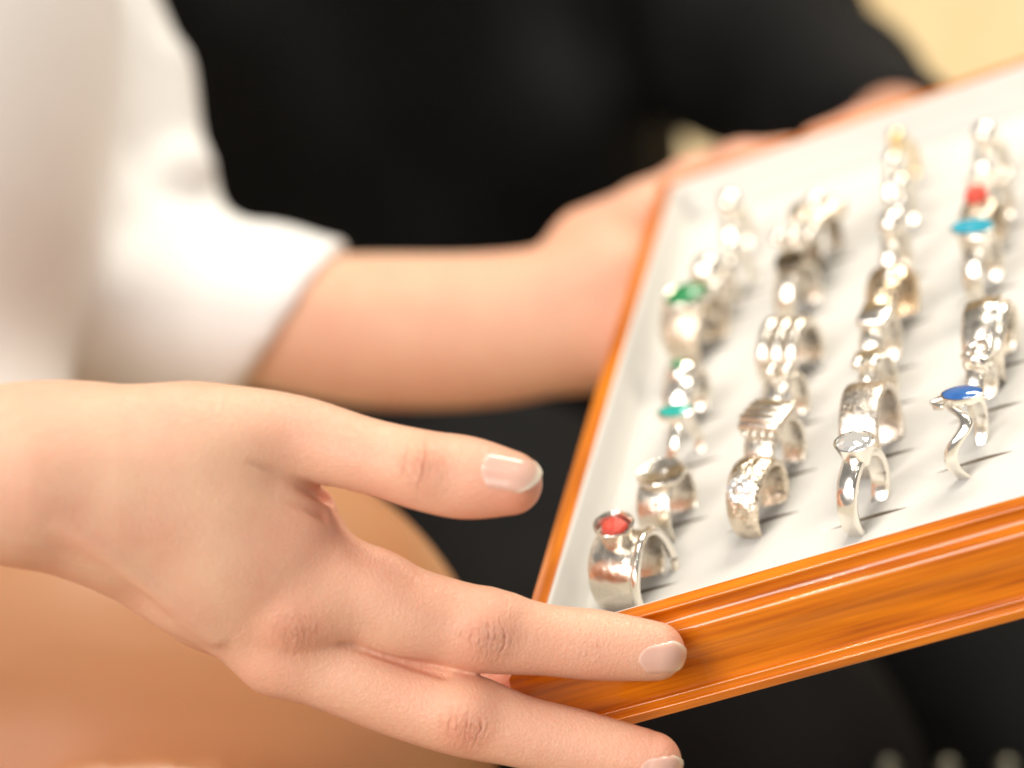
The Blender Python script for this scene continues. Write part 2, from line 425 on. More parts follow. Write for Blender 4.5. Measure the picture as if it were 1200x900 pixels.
bmesh.ops.delete(bm, geom=[v for v in bm.verts if not v.link_faces], context='VERTS')
pad = bm_mesh(bm, 'slotted_pad', True, 50)
SLIT_SHADE = cloth('slit_shade', (0.38, 0.31, 0.23), 0.95, 1500, 0.0001, sheen=0)  # shade inside the slits put into the wall colour; the foam is light
pad.materials.append(PADM); pad.materials.append(SLIT_SHADE)
link('slotted_pad', pad, None, tray, TM)
# sloping lining strips inside the frame
def lining(length, name):
    bm = bmesh.new(); sec = [(0.0, -0.55), (0.35, -0.35), (0.7, -0.5), (1.0, -1.2), (1.5, -6), (2.6, -11.2), (3.6, -11.9), (4.0, -12.4), (0.1, -12.4)]
    rows = []
    for x in (0, 1):
        rows.append([bm.verts.new(((s if x == 0 else length - s) / 1000, s / 1000 + 1e-5, z / 1000)) for s, z in sec])
    for i in range(len(sec)): bm.faces.new((rows[0][i], rows[0][(i + 1) % len(sec)], rows[1][(i + 1) % len(sec)], rows[1][i]))
    return bm_mesh(bm, name, True, 60)
for ln, x, y, a in ((TW, 0, 0, 0), (TL, TW, 0, 90), (TW, TW, TL, 180), (TL, 0, TL, 270)):
    link('lining', lining(ln, 'lining'), PADM, tray, Tl(x, y, a))

# ================================================================== RINGS (local mm: X in the ring plane, Y along the finger, Z up; z=0 the pad)
SINK = 4.2
def mm_mesh(name, vs, fs, sharp=40, flip=False):
    bm = bmesh.new(); b = [bm.verts.new((v[0] / 1000, v[1] / 1000, v[2] / 1000)) for v in vs]
    for f in fs:
        try: bm.faces.new([b[i] for i in f])
        except ValueError: pass
    return bm_mesh(bm, name, True, sharp)
def band(name, Ri, Wf, Tf, flat=2.0, yoff=lambda a: 0, ang0=0, ang1=360, seg_n=72, rib=0, Roff=lambda a: 0):
    cs = 20; vs = []; closed = (ang1 - ang0) >= 360; n = seg_n if closed else seg_n + 1
    for i in range(n):
        a = ang0 + (ang1 - ang0) * i / seg_n; w = Wf(a) / 2; T = Tf(a)
        for j in range(cs):
            u = 2 * math.pi * j / cs; c, s = math.cos(u), math.sin(u); ex = 2 / flat
            y = w * math.copysign(abs(c) ** ex, c); rr = T * 0.5 * math.copysign(abs(s) ** ex, s)
            if rib and s > 0: rr += rib * math.cos(y / w * math.pi * 4.5) * s
            if s > 0: rr *= 1.0 + 0.25 * (1 - (y / w) ** 2)
            r_ = Ri + T / 2 + rr + Roff(a)
            vs.append((r_ * math.sin(R(a)), y + yoff(a), r_ * math.cos(R(a)) + Ri + Tf(180) - SINK))
    fs = []
    for i in range(n if closed else n - 1):
        for j in range(cs):
            a = i * cs + j; b = i * cs + (j + 1) % cs; c = ((i + 1) % n) * cs
            fs.append((a, b, c + (j + 1) % cs, c + j))
    if not closed: fs += [tuple(range(cs)), tuple(range((n - 1) * cs, n * cs))[::-1]]
    return mm_mesh(name, vs, fs, 50)
def lathe(name, pr, c, sx=1, sy=1, n=32, rot=0, sharp=35, wob=0, tiltx=0, tilty=0, fac=0):
    vs = []; fs = []
    for (r_, z) in pr:
        for i in range(n):
            a = 2 * math.pi * i / n
            q = r_ * (1 + wob * noise.noise(Vector((math.cos(a) * 2, math.sin(a) * 2, z * 0.7 + rot))))
            x, y = q * math.cos(a) * sx, q * math.sin(a) * sy
            x, y = x * math.cos(R(rot)) - y * math.sin(R(rot)), x * math.sin(R(rot)) + y * math.cos(R(rot))
            v = Vector((x, y, z)); v.rotate(Matrix.Rotation(R(tiltx), 3, 'X')); v.rotate(Matrix.Rotation(R(tilty), 3, 'Y'))
            vs.append((v.x + c[0], v.y + c[1], v.z + c[2]))
    m_ = len(pr)
    for k in range(m_ - 1):
        for i in range(n): fs.append((k * n + i, k * n + (i + 1) % n, (k + 1) * n + (i + 1) % n, (k + 1) * n + i))
    fs += [tuple(range(n))[::-1], tuple(range((m_ - 1) * n, m_ * n))]
    return mm_mesh(name, vs, fs, sharp)
def dome(rad, h, n=7, base=0.0): return [(rad, -base)] + [(rad * math.cos(R(88 * i / n)), h * math.sin(R(88 * i / n))) for i in range(n + 1)]
def ball(rad, n=10): return [(max(rad * math.sin(R(180 * i / n)), 0.02), -rad * math.cos(R(180 * i / n))) for i in range(n + 1)]
def tube(name, pts, rad, cs=8, closed=False):
    pts = [Vector(p) for p in pts]; n = len(pts); vs = []; fs = []
    for i, p_ in enumerate(pts):
        tg = (pts[(i + 1) % n if closed else min(i + 1, n - 1)] - pts[(i - 1) % n if closed else max(i - 1, 0)]).normalized()
        s = tg.cross(Vector((0.13, 0.2, 1))).normalized(); u = s.cross(tg)
        for j in range(cs):
            a = 2 * math.pi * j / cs; vs.append(tuple(p_ + (s * math.cos(a) + u * math.sin(a)) * rad))
    for i in range(n if closed else n - 1):
        for j in range(cs): fs.append((i * cs + j, i * cs + (j + 1) % cs, ((i + 1) % n) * cs + (j + 1) % cs, ((i + 1) % n) * cs + j))
    if not closed: fs += [tuple(range(cs)), tuple(range((n - 1) * cs, n * cs))[::-1]]
    return mm_mesh(name, vs, fs, 60)
def rbox(name, c, d, bev, tiltx=0, tilty=0, rotz=0):
    bm = bmesh.new(); box_bm(bm, [-q / 2000 for q in d], [q / 2000 for q in d])
    bmesh.ops.bevel(bm, geom=list(bm.edges), offset=bev / 1000, segments=3, affect='EDGES', profile=0.5)
    bmesh.ops.transform(bm, verts=bm.verts, matrix=Matrix.Translation(Vector(c) / 1000) @ Matrix.Rotation(R(rotz), 4, 'Z') @ Matrix.Rotation(R(tiltx), 4, 'X') @ Matrix.Rotation(R(tilty), 4, 'Y'))
    return bm_mesh(bm, name, True, 30)
def gem(name, rad, c, n=16, tiltx=0, tilty=0):       # faceted brilliant, flat shaded
    vs = []; fs = []; rows = [(0.52, 0.33, 0), (0.82, 0.2, 0.5), (1.0, 0.0, 0), (0.55, -0.45, 0.5)]
    for r_, z, o_ in rows:
        for i in range(n):
            a = 2 * math.pi * (i + o_) / n; v = Vector((rad * r_ * math.cos(a), rad * r_ * math.sin(a), rad * z))
            v.rotate(Matrix.Rotation(R(tiltx), 3, 'X')); v.rotate(Matrix.Rotation(R(tilty), 3, 'Y')); vs.append((v.x + c[0], v.y + c[1], v.z + c[2]))
    for k in range(3):
        for i in range(n): fs += [(k * n + i, k * n + (i + 1) % n, (k + 1) * n + i), (k * n + (i + 1) % n, (k + 1) * n + (i + 1) % n, (k + 1) * n + i)]
    fs += [tuple(range(n)), tuple(range(3 * n, 4 * n))[::-1]]
    bm = bmesh.new(); b = [bm.verts.new([q / 1000 for q in v]) for v in vs]
    for f in fs: bm.faces.new([b[i] for i in f])
    return bm_mesh(bm, name, False)
K = lambda v: (lambda a: v)
def taper(top, bot, p=1.0): return lambda a: bot + (top - bot) * ((1 + math.cos(R(a))) / 2) ** p
TOP = lambda Ri, T, Tb=None: 2 * Ri + (Tb if Tb else T) + T - SINK     # outer top of the band above the pad

def parts_for(kind):             # list of (name, mesh, material)
    P = []; add = lambda n, me, mt: P.append((n, me, mt))
    if kind == 'coral_cup':
        add('band', band('band', 8.6, taper(12.5, 9.5), taper(1.5, 1.3), 3.2, lambda a: 1.4), SILVER2)
        add('wire', tube('wire', [((9.9 + .3 * math.sin(q * 3)) * math.sin(q), -5.6 + 0.9 * math.cos(q) + 0.6 * math.sin(q * 2), (9.9) * math.cos(q) + 9.9 - SINK) for q in np.linspace(0, 2 * math.pi, 60, endpoint=False)], 1.15, 8, True), SILVER)
        z = TOP(8.6, 1.5, 1.3)
        add('bezel', lathe('bezel', [(2.9, -2.5), (3.5, 0), (4.0, 2.0), (4.6, 4.0), (5.0, 4.9), (4.7, 5.2), (4.2, 4.7), (3.7, 3.4), (0.1, 3.2)], (-1.6, 1.6, z - 0.3), n=36, wob=0.07, tiltx=6, tilty=-8), SILVER2)
        add('coral_stone', lathe('coral_stone', [(3.1, 3.0), (3.2, 3.9), (2.7, 4.7), (1.9, 5.1), (1.0, 5.3), (0.05, 5.35)], (-1.6, 1.6, z - 0.3), n=28, wob=0.22, sharp=70, tiltx=6, tilty=-8), CORAL)
    elif kind == 'disc':
        add('band', band('band', 8.3, taper(9.5, 7.5), taper(1.3, 1.2), 4), SILVER2)
        z = TOP(8.3, 1.3, 1.2)
        add('disc_top', lathe('disc_top', [(4.2, -1.6), (5.9, -1.1), (6.2, -0.6), (6.15, 0.2), (5.9, 0.5), (5.4, 0.25), (0.1, 0.2)], (-0.5, -0.5, z + 0.5), n=40, tilty=-4), SILVER2)
        add('gemstone', gem('gemstone', 0.9, (-0.5, -1.2, z + 0.9), 10), CRYSTAL)
    elif kind in ('teal_oval', 'wave_blue'):
        wv_ = lambda a: float(np.interp((a + 180) % 360 - 180, [-180, -150, -100, -75, -50, -32, -14, 0, 30, 60, 120, 180], [-0.5, -0.6, 2.6, 1.8, -2.2, -1.8, 4.6, 2, 2, -1, 0, -0.5]))
        wave = (lambda a: 1.2 * math.sin(R(a * 2))) if kind == 'teal_oval' else (lambda a: sum(wv_(a + d_) for d_ in (-12, -6, 0, 6, 12)) / 5)
        add('band', band('band', 8.4 if kind == 'teal_oval' else 9.3, taper(3.6, 3.0) if kind == 'teal_oval' else taper(3.2, 3.4), taper(1.2, 1.1), 3.0, wave), SILVER)
        z = TOP(8.4 if kind == 'teal_oval' else 9.3, 1.1, 1.0)
        ax, ay = (4.0, 4.9) if kind == 'teal_oval' else (4.1, 5.1)
        ro = 8
        if kind == 'wave_blue':
            add('shoulder', tube('shoulder', [(-2.6, 4.4, z - 1.0), (-2.4, 6.4, z - 0.9), (-1.6, 7.2, z - 0.4), (-0.6, 5.4, z + 0.1), (0, 1, z + 0.1), (0.4, -4, z + 0.1), (0.6, -5.6, z - 0.2)], 0.85, 8), SILVER)
        add('bezel', lathe('bezel', [(0.70, -0.9), (0.93, -0.6), (1.0, 0.4), (0.98, 1.0), (0.92, 1.1), (0.88, 0.8), (0.02, 0.7)], (-0.5, 0, z + 0.6), ax, ay, 40, ro, tiltx=0), SILVER)
        add('gemstone', lathe('gemstone', [(0.9, 0.7), (0.88, 1.15), (0.7, 1.6), (0.4, 1.85), (0.02, 1.95)], (-0.5, 0, z + 0.6), ax, ay, 40, ro), TEAL if kind == 'teal_oval' else BLUE)
    elif kind == 'green_dome':
        add('band', band('band', 8.2, taper(9, 4.5), taper(2.2, 1.2), 2), SILVER)
        z = TOP(8.2, 2.2, 1.2)
        add('dome', lathe('dome', dome(4.4, 3.2, base=1.5), (0, 0, z - 0.6)), SILVER)
        add('gemstone', lathe('gemstone', dome(1.9, 1.0), (-0.6, 0.6, z + 2.2), n=20), GREEN)
    elif kind == 'green_cab':
        add('band', band('band', 8.8, taper(13, 8), taper(2.6, 1.4), 2.4), HAMMER)
        z = TOP(8.8, 2.6, 1.4)
        add('bezel', lathe('bezel', [(4.5, -2), (6.8, -0.8), (7.3, 0.6), (6.9, 1.1), (6.2, 0.8), (0.1, 0.7)], (-0.6, 0, z + 0.2), 1.05, 0.9, 40), SILVER2)
        add('gemstone', lathe('gemstone', [(6.2, 0.6)] + dome(6.0, 2.6), (-0.6, 0, z + 0.7), 1.05, 0.9, 40), GREEN)
        for i in range(7):
            a = 2 * math.pi * i / 7 + 0.4; add('bead', lathe('bead', ball(1.3), (7.0 * math.cos(a) - .6, 6.0 * math.sin(a), z - 0.6), n=14), SILVER)
    elif kind == 'boulder':
        add('band', band('band', 8.3, taper(10, 6), taper(2.4, 1.4), 2.2), SILVER2)
        z = TOP(8.3, 2.4, 1.4)
        add('nugget', lathe('nugget', ball(4.4, 12), (-1.2, 0, z + 0.4), 1.1, 1.0, 24, wob=0.2, sharp=80), SILVER)
        add('gold_cap', lathe('gold_cap', dome(2.6, 1.6), (2.6, 2.4, z + 1.2), n=20), GOLD)
    elif kind in ('small_bead', 'gold_bead'):
        g_ = kind == 'gold_bead'
        add('band', band('band', 8.0, taper(3.6, 2.8), taper(1.5, 1.2), 2.2), GOLD if g_ else SILVER)
        z = TOP(8.0, 1.5, 1.2)
        add('bead', lathe('bead', ball(2.6, 12), (-0.4, 0, z + 1.2), 1.2, 1, 24), GOLD if g_ else SILVER)
        add('collar', lathe('collar', [(1.6, -1.4), (2.3, -0.6), (2.4, 0.2), (2.1, 0.3)], (-0.4, 0, z), n=20), GOLD if g_ else SILVER)
    elif kind == 'pearl':
        add('band', band('band', 8.2, taper(5, 3.4), taper(1.6, 1.2), 2.2), SILVER2)
        z = TOP(8.2, 1.6, 1.2)
        add('cup', lathe('cup', [(1.6, -1.4), (2.8, -0.6), (3.5, 0.8), (3.2, 1.0)], (-0.4, 0, z), n=28), SILVER2)
        add('bead', lathe('bead', ball(3.6, 16), (-0.4, 0, z + 2.6), n=32), SILVER)
    elif kind == 'hammer_dome':
        add('band', band('band', 8.2, taper(9.5, 6.2), taper(2.8, 1.2), 2.3), HAMMER)
        z = TOP(8.2, 2.8, 1.2)
        rg = random.Random(5); c0 = Vector((0, 0, 8.2 + 1.2 - SINK))
        for i in range(9):                                 # a flower of small stones on the shoulder that faces the front
            q = 2 * math.pi * i / 8; rr = 0 if i == 8 else 2.5
            a = R(-46) + rr * math.cos(q) / 11; y = 0.9 + rr * 0.9 * math.sin(q); r_ = 8.2 + 2.75 - 0.035 * y * y
            add('pave_stone', gem('pave_stone', 1.15, (r_ * math.sin(a), y, r_ * math.cos(a) + c0.z), 8, tiltx=rg.uniform(-14, 14) - 5 * y, tilty=math.degrees(a) + rg.uniform(-8, 8)), CRYSTAL)
    elif kind == 'stepped':
        add('band', band('band', 8.8, taper(9, 5.5), taper(2.2, 1.3), 3), SILVER2)
        z = TOP(8.8, 2.2, 1.3)
        add('square_head', rbox('square_head', (-0.5, 0, z + 0.7), (12, 11.5, 3.0), 1.0, tilty=-4), SILVER2)
        for x in (-4.4, -1.6, 1.2): add('bar', rbox('bar', (x, 0.2, z + 2.5), (1.9, 10.2, 1.3), 0.45, tilty=-4), SILVER)
        for i in range(4): add('bead', lathe('bead', ball(0.95), (-6.6, -3.6 + 2.3 * i, z - 0.9), n=12), SILVER)
        for i in range(3): add('bead', lathe('bead', ball(0.95), (-6.9 - 0.3 * i, -1.2, z - 2.8 - 1.8 * i), n=12), SILVER)
        for q in (-1, 1): add('bead', lathe('bead', ball(0.8), (-6.8, -1.2 + 2.2 * q, z - 2.9), n=12), SILVER)
    elif kind in ('two_bead', 'three_bead', 'twin_ball'):
        add('band', band('band', 8.2, taper(7, 4) if kind != 'twin_ball' else K(4.6), taper(1.7, 1.2), 2.4), SILVER2)
        z = TOP(8.2, 1.7, 1.2)
        n_ = 3 if kind == 'three_bead' else 2; r_ = 2.2 if n_ == 3 else 1.9
        dx, dy = (0.25, -1.0)
        for i in range(n_):
            q = (i - (n_ - 1) / 2) * 2 * r_ * 1.06
            l_ = math.hypot(dx, dy); add('bead', lathe('bead', ball(r_, 12), (q * dx / l_ - (4.5 if kind == 'twin_ball' else 0), q * dy / l_, z + r_ * 0.7 - (1.2 if kind == 'twin_ball' else 0)), n=22), SILVER)
        add('plate', rbox('plate', (0, 0, z - 0.1), (7, 7, 1.2), 0.5, rotz=-45), SILVER2)
    elif kind == 'three_bar':
        for y in (-4.0, 0, 4.0): add('hoop', band('hoop', 8.6, taper(3.4, 3.0), taper(2.0, 1.5), 3.2, lambda a, y=y: y), SILVER2)
        add('inner_band', band('inner_band', 8.5, K(10.5), K(0.9), 5), SILVER2)
    elif kind == 'onyx':
        add('band', band('band', 8.3, taper(7, 4), taper(2.0, 1.3), 2.6), SILVER2)
        z = TOP(8.3, 2.0, 1.3)
        add('setting', lathe('setting', [(2.8, -5.2), (3.8, -3.0), (4.9, -0.8), (5.1, 0.2), (4.7, 0.3)], (-0.5, 0, z + 1.4), 1.15, 0.95, 6, sharp=20, rot=20), DARKS)
        add('gemstone', lathe('gemstone', [(4.7, 0.2), (4.6, 0.9), (4.0, 1.3), (0.1, 1.4)], (-0.5, 0, z + 1.4), 1.15, 0.95, 6, sharp=20, rot=20), ONYX)
    elif kind == 'leaf':
        add('band', band('band', 8.6, taper(6, 4), taper(1.8, 1.3), 2.4), DARKS)
        z = TOP(8.6, 1.8, 1.3)
        for i in range(6):
            a = 2 * math.pi * i / 6 + 0.3
            add('petal', lathe('petal', dome(3.9, 1.9, base=0.6), (5.2 * math.cos(a), 5.6 * math.sin(a), z + 0.4), 1.0, 0.85, 16, rot=math.degrees(a), tiltx=-22 * math.sin(a), tilty=22 * math.cos(a)), HAMMER)
        add('centre_bead', lathe('centre_bead', ball(2.9, 12), (0, 0, z + 2.6), n=24), SILVER)
    elif kind == 'solitaire':
        add('band', band('band', 8.7, taper(5.2, 4.4), taper(2.3, 1.7), 4.5), SILVER)
        z = TOP(8.7, 2.3, 1.7)
        add('bezel', lathe('bezel', [(3.0, -2.2), (3.3, -1.2), (4.0, 1.0), (4.75, 3.2), (4.8, 3.5), (4.55, 3.6), (4.3, 3.3), (4.1, 2.9), (0.1, 2.4)], (-0.6, 0, z - 0.2), n=44, tilty=-5), SILVER)
        add('gemstone', gem('gemstone', 4.2, (-0.85, 0, z + 2.95), 16, tilty=-5), CRYSTAL)
    elif kind == 'square_hole':
        add('band', band('band', 9.9, K(9.8), taper(2.1, 1.8), 6), BRUSHED)
        z = TOP(9.9, 2.1, 1.8)
        add('square_window', rbox('square_window', (-6.9, 2.4, z - 1.55), (2.0, 2.0, 1.1), 0.15, tilty=-38), DARKS)
    elif kind == 'rect_top':
        add('band', band('band', 8.5, taper(6.5, 4), taper(1.9, 1.4), 3), SILVER2)
        z = TOP(8.5, 1.9, 1.4)
        add('plate', rbox('plate', (-0.5, 0, z + 0.9), (9.5, 8, 2.6), 0.9, tilty=-6), SILVER)
    elif kind == 'brown_dome':
        add('band', band('band', 8.3, taper(10.5, 6), taper(3.4, 1.4), 2), metal('warm_silver', (0.80, 0.62, 0.42), 0.2, 0.0006, 300))
        z = TOP(8.3, 3.4, 1.4)
        add('bead', lathe('bead', ball(2.0, 12), (-3.0, -1.5, z - 0.4), n=20), SILVER)
    elif kind == 'knot':
        add('band', band('band', 8.4, taper(5, 3.4), taper(1.5, 1.2), 2.6), SILVER2)
        z = TOP(8.4, 1.5, 1.2)
        for k, (x0, r_, tl) in enumerate(((-2.6, 3.0, 30), (0.6, 2.8, -35), (-4.6, 2.4, 70), (2.6, 2.2, 15))):
            pts = []
            for q in np.linspace(0, 2 * math.pi, 28, endpoint=False):
                v = Vector((r_ * math.cos(q), r_ * 1.1 * math.sin(q), 0)); v.rotate(Matrix.Rotation(R(tl), 3, 'Y')); v.rotate(Matrix.Rotation(R(tl * .6), 3, 'X'))
                pts.append((v.x + x0, v.y, v.z + z + 0.4 - abs(x0) * 0.35))
            add('link', tube('link', pts, 0.8, 8, True), SILVER)
    elif kind == 'ribbed':
        add('band', band('band', 9.0, taper(11.5, 8), taper(3.0, 1.4), 2.2, rib=0.28, seg_n=80), SILVER2)
        add('ridge', tube('ridge', [((11.9 + 0.16 * (i % 2)) * math.sin(q), -2.4, (11.5 + 0.16 * (i % 2)) * math.cos(q) + 10.4 - SINK + 0.2) for i, q in enumerate(np.linspace(-2.0, 0.5, 48))], 1.0, 8), SILVER)
    elif kind == 'turq_bar':
        add('band', band('band', 8.4, taper(6, 4), taper(1.7, 1.3), 3), SILVER2)
        z = TOP(8.4, 1.7, 1.3)
        add('square_head', rbox('square_head', (-0.5, 0, z + 0.3), (6.5, 6.5, 4.6), 0.7, tilty=-5), SILVER)
        add('bezel', lathe('bezel', [(4.0, -0.8), (5.4, 0), (5.5, 0.7), (5.1, 0.8)], (-0.8, 0.6, z + 3.0), 0.7, 1.1, 32, rot=5), SILVER)
        add('gemstone', lathe('gemstone', [(5.1, 0.5), (5.0, 1.4), (4.4, 1.9), (0.1, 2.0)], (-0.8, 0.6, z + 3.0), 0.7, 1.1, 32, rot=5), TURQ)
    elif kind == 'coral_bead':
        add('band', band('band', 8.4, taper(9, 5), taper(2.0, 1.3), 2.4), HAMMER)
        z = TOP(8.4, 2.0, 1.3)
        add('cup', lathe('cup', [(2.0, -1.6), (3.2, -0.4), (3.6, 0.8), (3.2, 0.9)], (-1.0, 0, z + 0.6), n=28), SILVER2)
        add('gemstone', lathe('gemstone', ball(3.2, 14), (-1.0, 0, z + 2.2), n=28), CORAL)
    elif kind == 'filigree':
        add('band', band('band', 8.2, taper(4, 3), taper(1.4, 1.2), 2.4), SILVER2)
        z = TOP(8.2, 1.4, 1.2)
        for i in range(7):
            a = 2 * math.pi * i / 6; rr = 0 if i == 6 else 4.2
            add('loop', tube('loop', [(rr * math.cos(a) + 2.2 * math.cos(q), rr * math.sin(a) + 2.2 * math.sin(q), z + 1.0 + 0.4 * math.sin(2 * q)) for q in np.linspace(0, 2 * math.pi, 20, endpoint=False)], 0.6, 6, True), SILVER2)
    return P
cache = {}
for idx, (kind, label, (cx, cy)) in enumerate(RINGS):
    rg = random.Random(idx * 7 + 3)
    th = R(THETA + rg.uniform(-6, 6))
    hd = eW * math.cos(th) + dW * math.sin(th)
    U = (nW + (0.20 + rg.uniform(-.04, .04)) * eW + rg.uniform(-.03, .03) * dW).normalized()
    hd = (hd - U * hd.dot(U)).normalized(); ax = U.cross(hd)
    mw = Matrix.Translation(TM @ Vector((cx / 1000, cy / 1000, FLOORZ / 1000))) @ Matrix((hd, ax, U)).transposed().to_4x4()
    name = {'small_bead': 'bead_ring', 'gold_bead': 'gold_ring', 'wave_blue': 'blue_stone_ring', 'coral_cup': 'coral_ring'}.get(kind, 'silver_ring')
    t_ = thing(name, label, 'ring', mw, 'rings standing in the slotted tray')
    if kind not in cache: cache[kind] = parts_for(kind)
    for n_, me, mt in cache[kind]: link(n_, me, mt, t_, mw)

#%%PEOPLE
# ================================================================== PEOPLE
def knuckle_frame(px, py, d, qx, qy):            # centre, along-finger and across directions (unit, camera mm)
    c = PX(px, py, d); a = PX(qx, qy, d) - c; a /= np.linalg.norm(a)
    b = np.cross(a, [0, 0, 1.0]); b /= np.linalg.norm(b)
    return c, a, b

THUMB = [J(185, 536, 588, 73), J(262, 518, 592, 66), J(345, 513, 594, 50), J(430, 534, 592, 44), J(500, 552, 590, 47), J(548, 560, 588, 48), J(598, 566, 586, 37.5)]
INDEX = [J(345, 700, 600, 62), J(420, 697, 602, 60), J(470, 717, 603, 56), J(520, 728, 604, 50.5), J(568, 739, 604, 49.5), J(640, 750, 605, 41.5), J(700, 756, 606, 41), J(768, 763, 606, 34.5)]
MIDDLE = [J(328, 766, 602, 46), J(400, 790, 603, 47.5), J(470, 818, 604, 46.5), J(545, 838, 604, 49), J(610, 857, 604, 42), J(675, 873, 605, 41.5), J(763, 893, 604, 36)]
RINGF = [J(312, 758, 622, 38), J(400, 778, 634, 40), J(500, 808, 640, 41), J(575, 820, 642, 40), J(625, 835, 650, 34)]
LITTLE = [J(310, 740, 640, 34), J(370, 765, 652, 34), J(450, 792, 660, 33), J(520, 820, 664, 30)]
#
THUMB, INDEX, MIDDLE, RINGF, LITTLE = [dense(c) for c in (THUMB, INDEX, MIDDLE, RINGF, LITTLE)]
PALM = [([J(-760, 700, 560, 150), J(-420, 600, 566, 142), J(-150, 562, 574, 108), J(20, 553, 580, 93), J(110, 548, 585, 82)], 6),
        ([J(60, 552, 584, 82), J(180, 585, 590, 80), J(262, 645, 595, 74), J(345, 708, 600, 61)], 6),
        ([J(40, 565, 586, 80), J(140, 604, 592, 74), J(225, 676, 598, 60), J(325, 765, 603, 44)], 6),
        ([J(60, 560, 592, 80), J(170, 625, 605, 66), J(240, 700, 616, 52), J(305, 755, 622, 40)], 6),
        ([J(70, 560, 600, 70), J(200, 640, 625, 56), J(300, 740, 640, 34)], 6),
        ([J(120, 542, 586, 78), J(215, 531, 591, 71), J(300, 545, 598, 60)], 6),
        ([J(250, 590, 606, 66), J(322, 600, 611, 50)], 6),
        ([J(150, 580, 589, 72), J(240, 600, 592, 68), J(325, 634, 598, 57), J(368, 655, 601, 47)], 6)]
def hand_f0(P):
    palm = None
    for pts, k in PALM:
        e = chain(P, pts, k); palm = e if palm is None else smin(palm, e, 10.0)
    # metacarpal heads and tendon ridge on the back of the hand
    for c, r in ((PX(338, 728, 591.5), 2.6),): palm = smin(palm, np.sqrt(((P - c) ** 2).sum(1)) - r, 7.0)
    th = chain(P, THUMB, 0.35); th = smin(th, np.sqrt(((P - PX(500, 548, 583.5)) ** 2).sum(1)) - 4.2, 5)
    ix = chain(P, INDEX, 0.35); ix = smin(ix, np.sqrt(((P - PX(570, 738, 598.3)) ** 2).sum(1)) - 4.4, 5)
    ix = smin(ix, seg(P, PX(575, 722, 603), PX(592, 724, 603), 5.6, 5.0), 2.5)
    md = chain(P, MIDDLE, 0.35); md = smin(md, np.sqrt(((P - PX(547, 838, 598.3)) ** 2).sum(1)) - 4.6, 5)
    rf = chain(P, RINGF, 0.5); lt = chain(P, LITTLE, 0.5)
    d = smin(palm, th, 5.0)
    fg = np.minimum(ix, md); fg = smin(ix, md, 1.0)
    fg = smin(fg, rf, 0.8); fg = smin(fg, lt, 0.8)
    d = smin(d, fg, 5.0)
    # loose web skin between thumb and index finger
    for a, b, r in ((PX(300, 568, 600), PX(372, 590, 606), 2.8), (PX(330, 600, 596), PX(384, 618, 603), 2.6), (PX(360, 583, 600), PX(379, 592, 603), 1.6)):
        d = smin(d, seg(P, a, b, r, r), 3.5)
    return d
def surf(pts, f=hand_f0, d0=540, d1=680): return raycast(f, [q[0] for q in pts], [q[1] for q in pts], d0, d1)
CARVE = []                                       # creases pressed into the skin: (polyline on the surface, radius, depth offset, blend)
def skinline(pts, n=22, deg=3):                  # a smooth line on the skin through pixel points
    pts = np.array(pts, float); q = np.linspace(0, len(pts) - 1, n); i = np.minimum(q.astype(int), len(pts) - 2); w_ = (q - i)[:, None]
    L_ = pts[i] * (1 - w_) + pts[i + 1] * w_
    for _ in range(3): L_[1:-1] = (L_[:-2] + 2 * L_[1:-1] + L_[2:]) / 4
    S_ = surf(L_); c = np.polyfit(np.linspace(0, 1, n), S_[:, 2], deg); z = np.polyval(c, np.linspace(0, 1, n))
    return np.stack([(L_[:, 0] - 600) / F * z, -(L_[:, 1] - 450) / F * z, z], 1)
def carve(pts, r0, r1, sink, k=1.2):
    s = skinline(pts); n = len(s); e = np.sin(np.linspace(0.05, math.pi / 2 * 1.6, n)).clip(0.1, 1); rr = np.linspace(r0, r1, n)
    s[:, 2] -= sink * rr; CARVE.append((s, rr, k))
carve([(286, 541), (310, 548), (340, 561), (364, 573), (386, 582)], -0.5, 2.0, 0.0, 1.4)
carve([(326, 583), (348, 593), (380, 603)], -0.9, 1.1, 0.2, 1.5)
carve([(398, 753), (430, 763), (480, 778), (520, 790)], -0.4, 0.9, 0.2, 2.0)
RIDGE = skinline([(66, 611), (130, 650), (196, 702), (250, 744)], 26)
def hand_f(P):
    d = hand_f0(P)
    e = None
    for i in range(len(RIDGE) - 1):
        dz = np.array([0, 0, 1.0 + 2.4 * (abs(i / 12.5 - 1)) ** 3]); q = seg(P, RIDGE[i] + dz, RIDGE[i + 1] + dz, 1.3, 1.3); e = q if e is None else np.minimum(e, q)
    d = smin(d, e, 3.5)
    for s, r, k in CARVE:
        lo, hi = s.min(0) - 8, s.max(0) + 8; m_ = ((P > lo) & (P < hi)).all(1)
        if not m_.any(): continue
        Q = P[m_]; e = None
        for i in range(len(s) - 1):
            q = seg(Q, s[i], s[i + 1], r[i], r[i + 1]); e = q if e is None else np.minimum(e, q)
        d[m_] = smax(d[m_], -e, k)
    return d

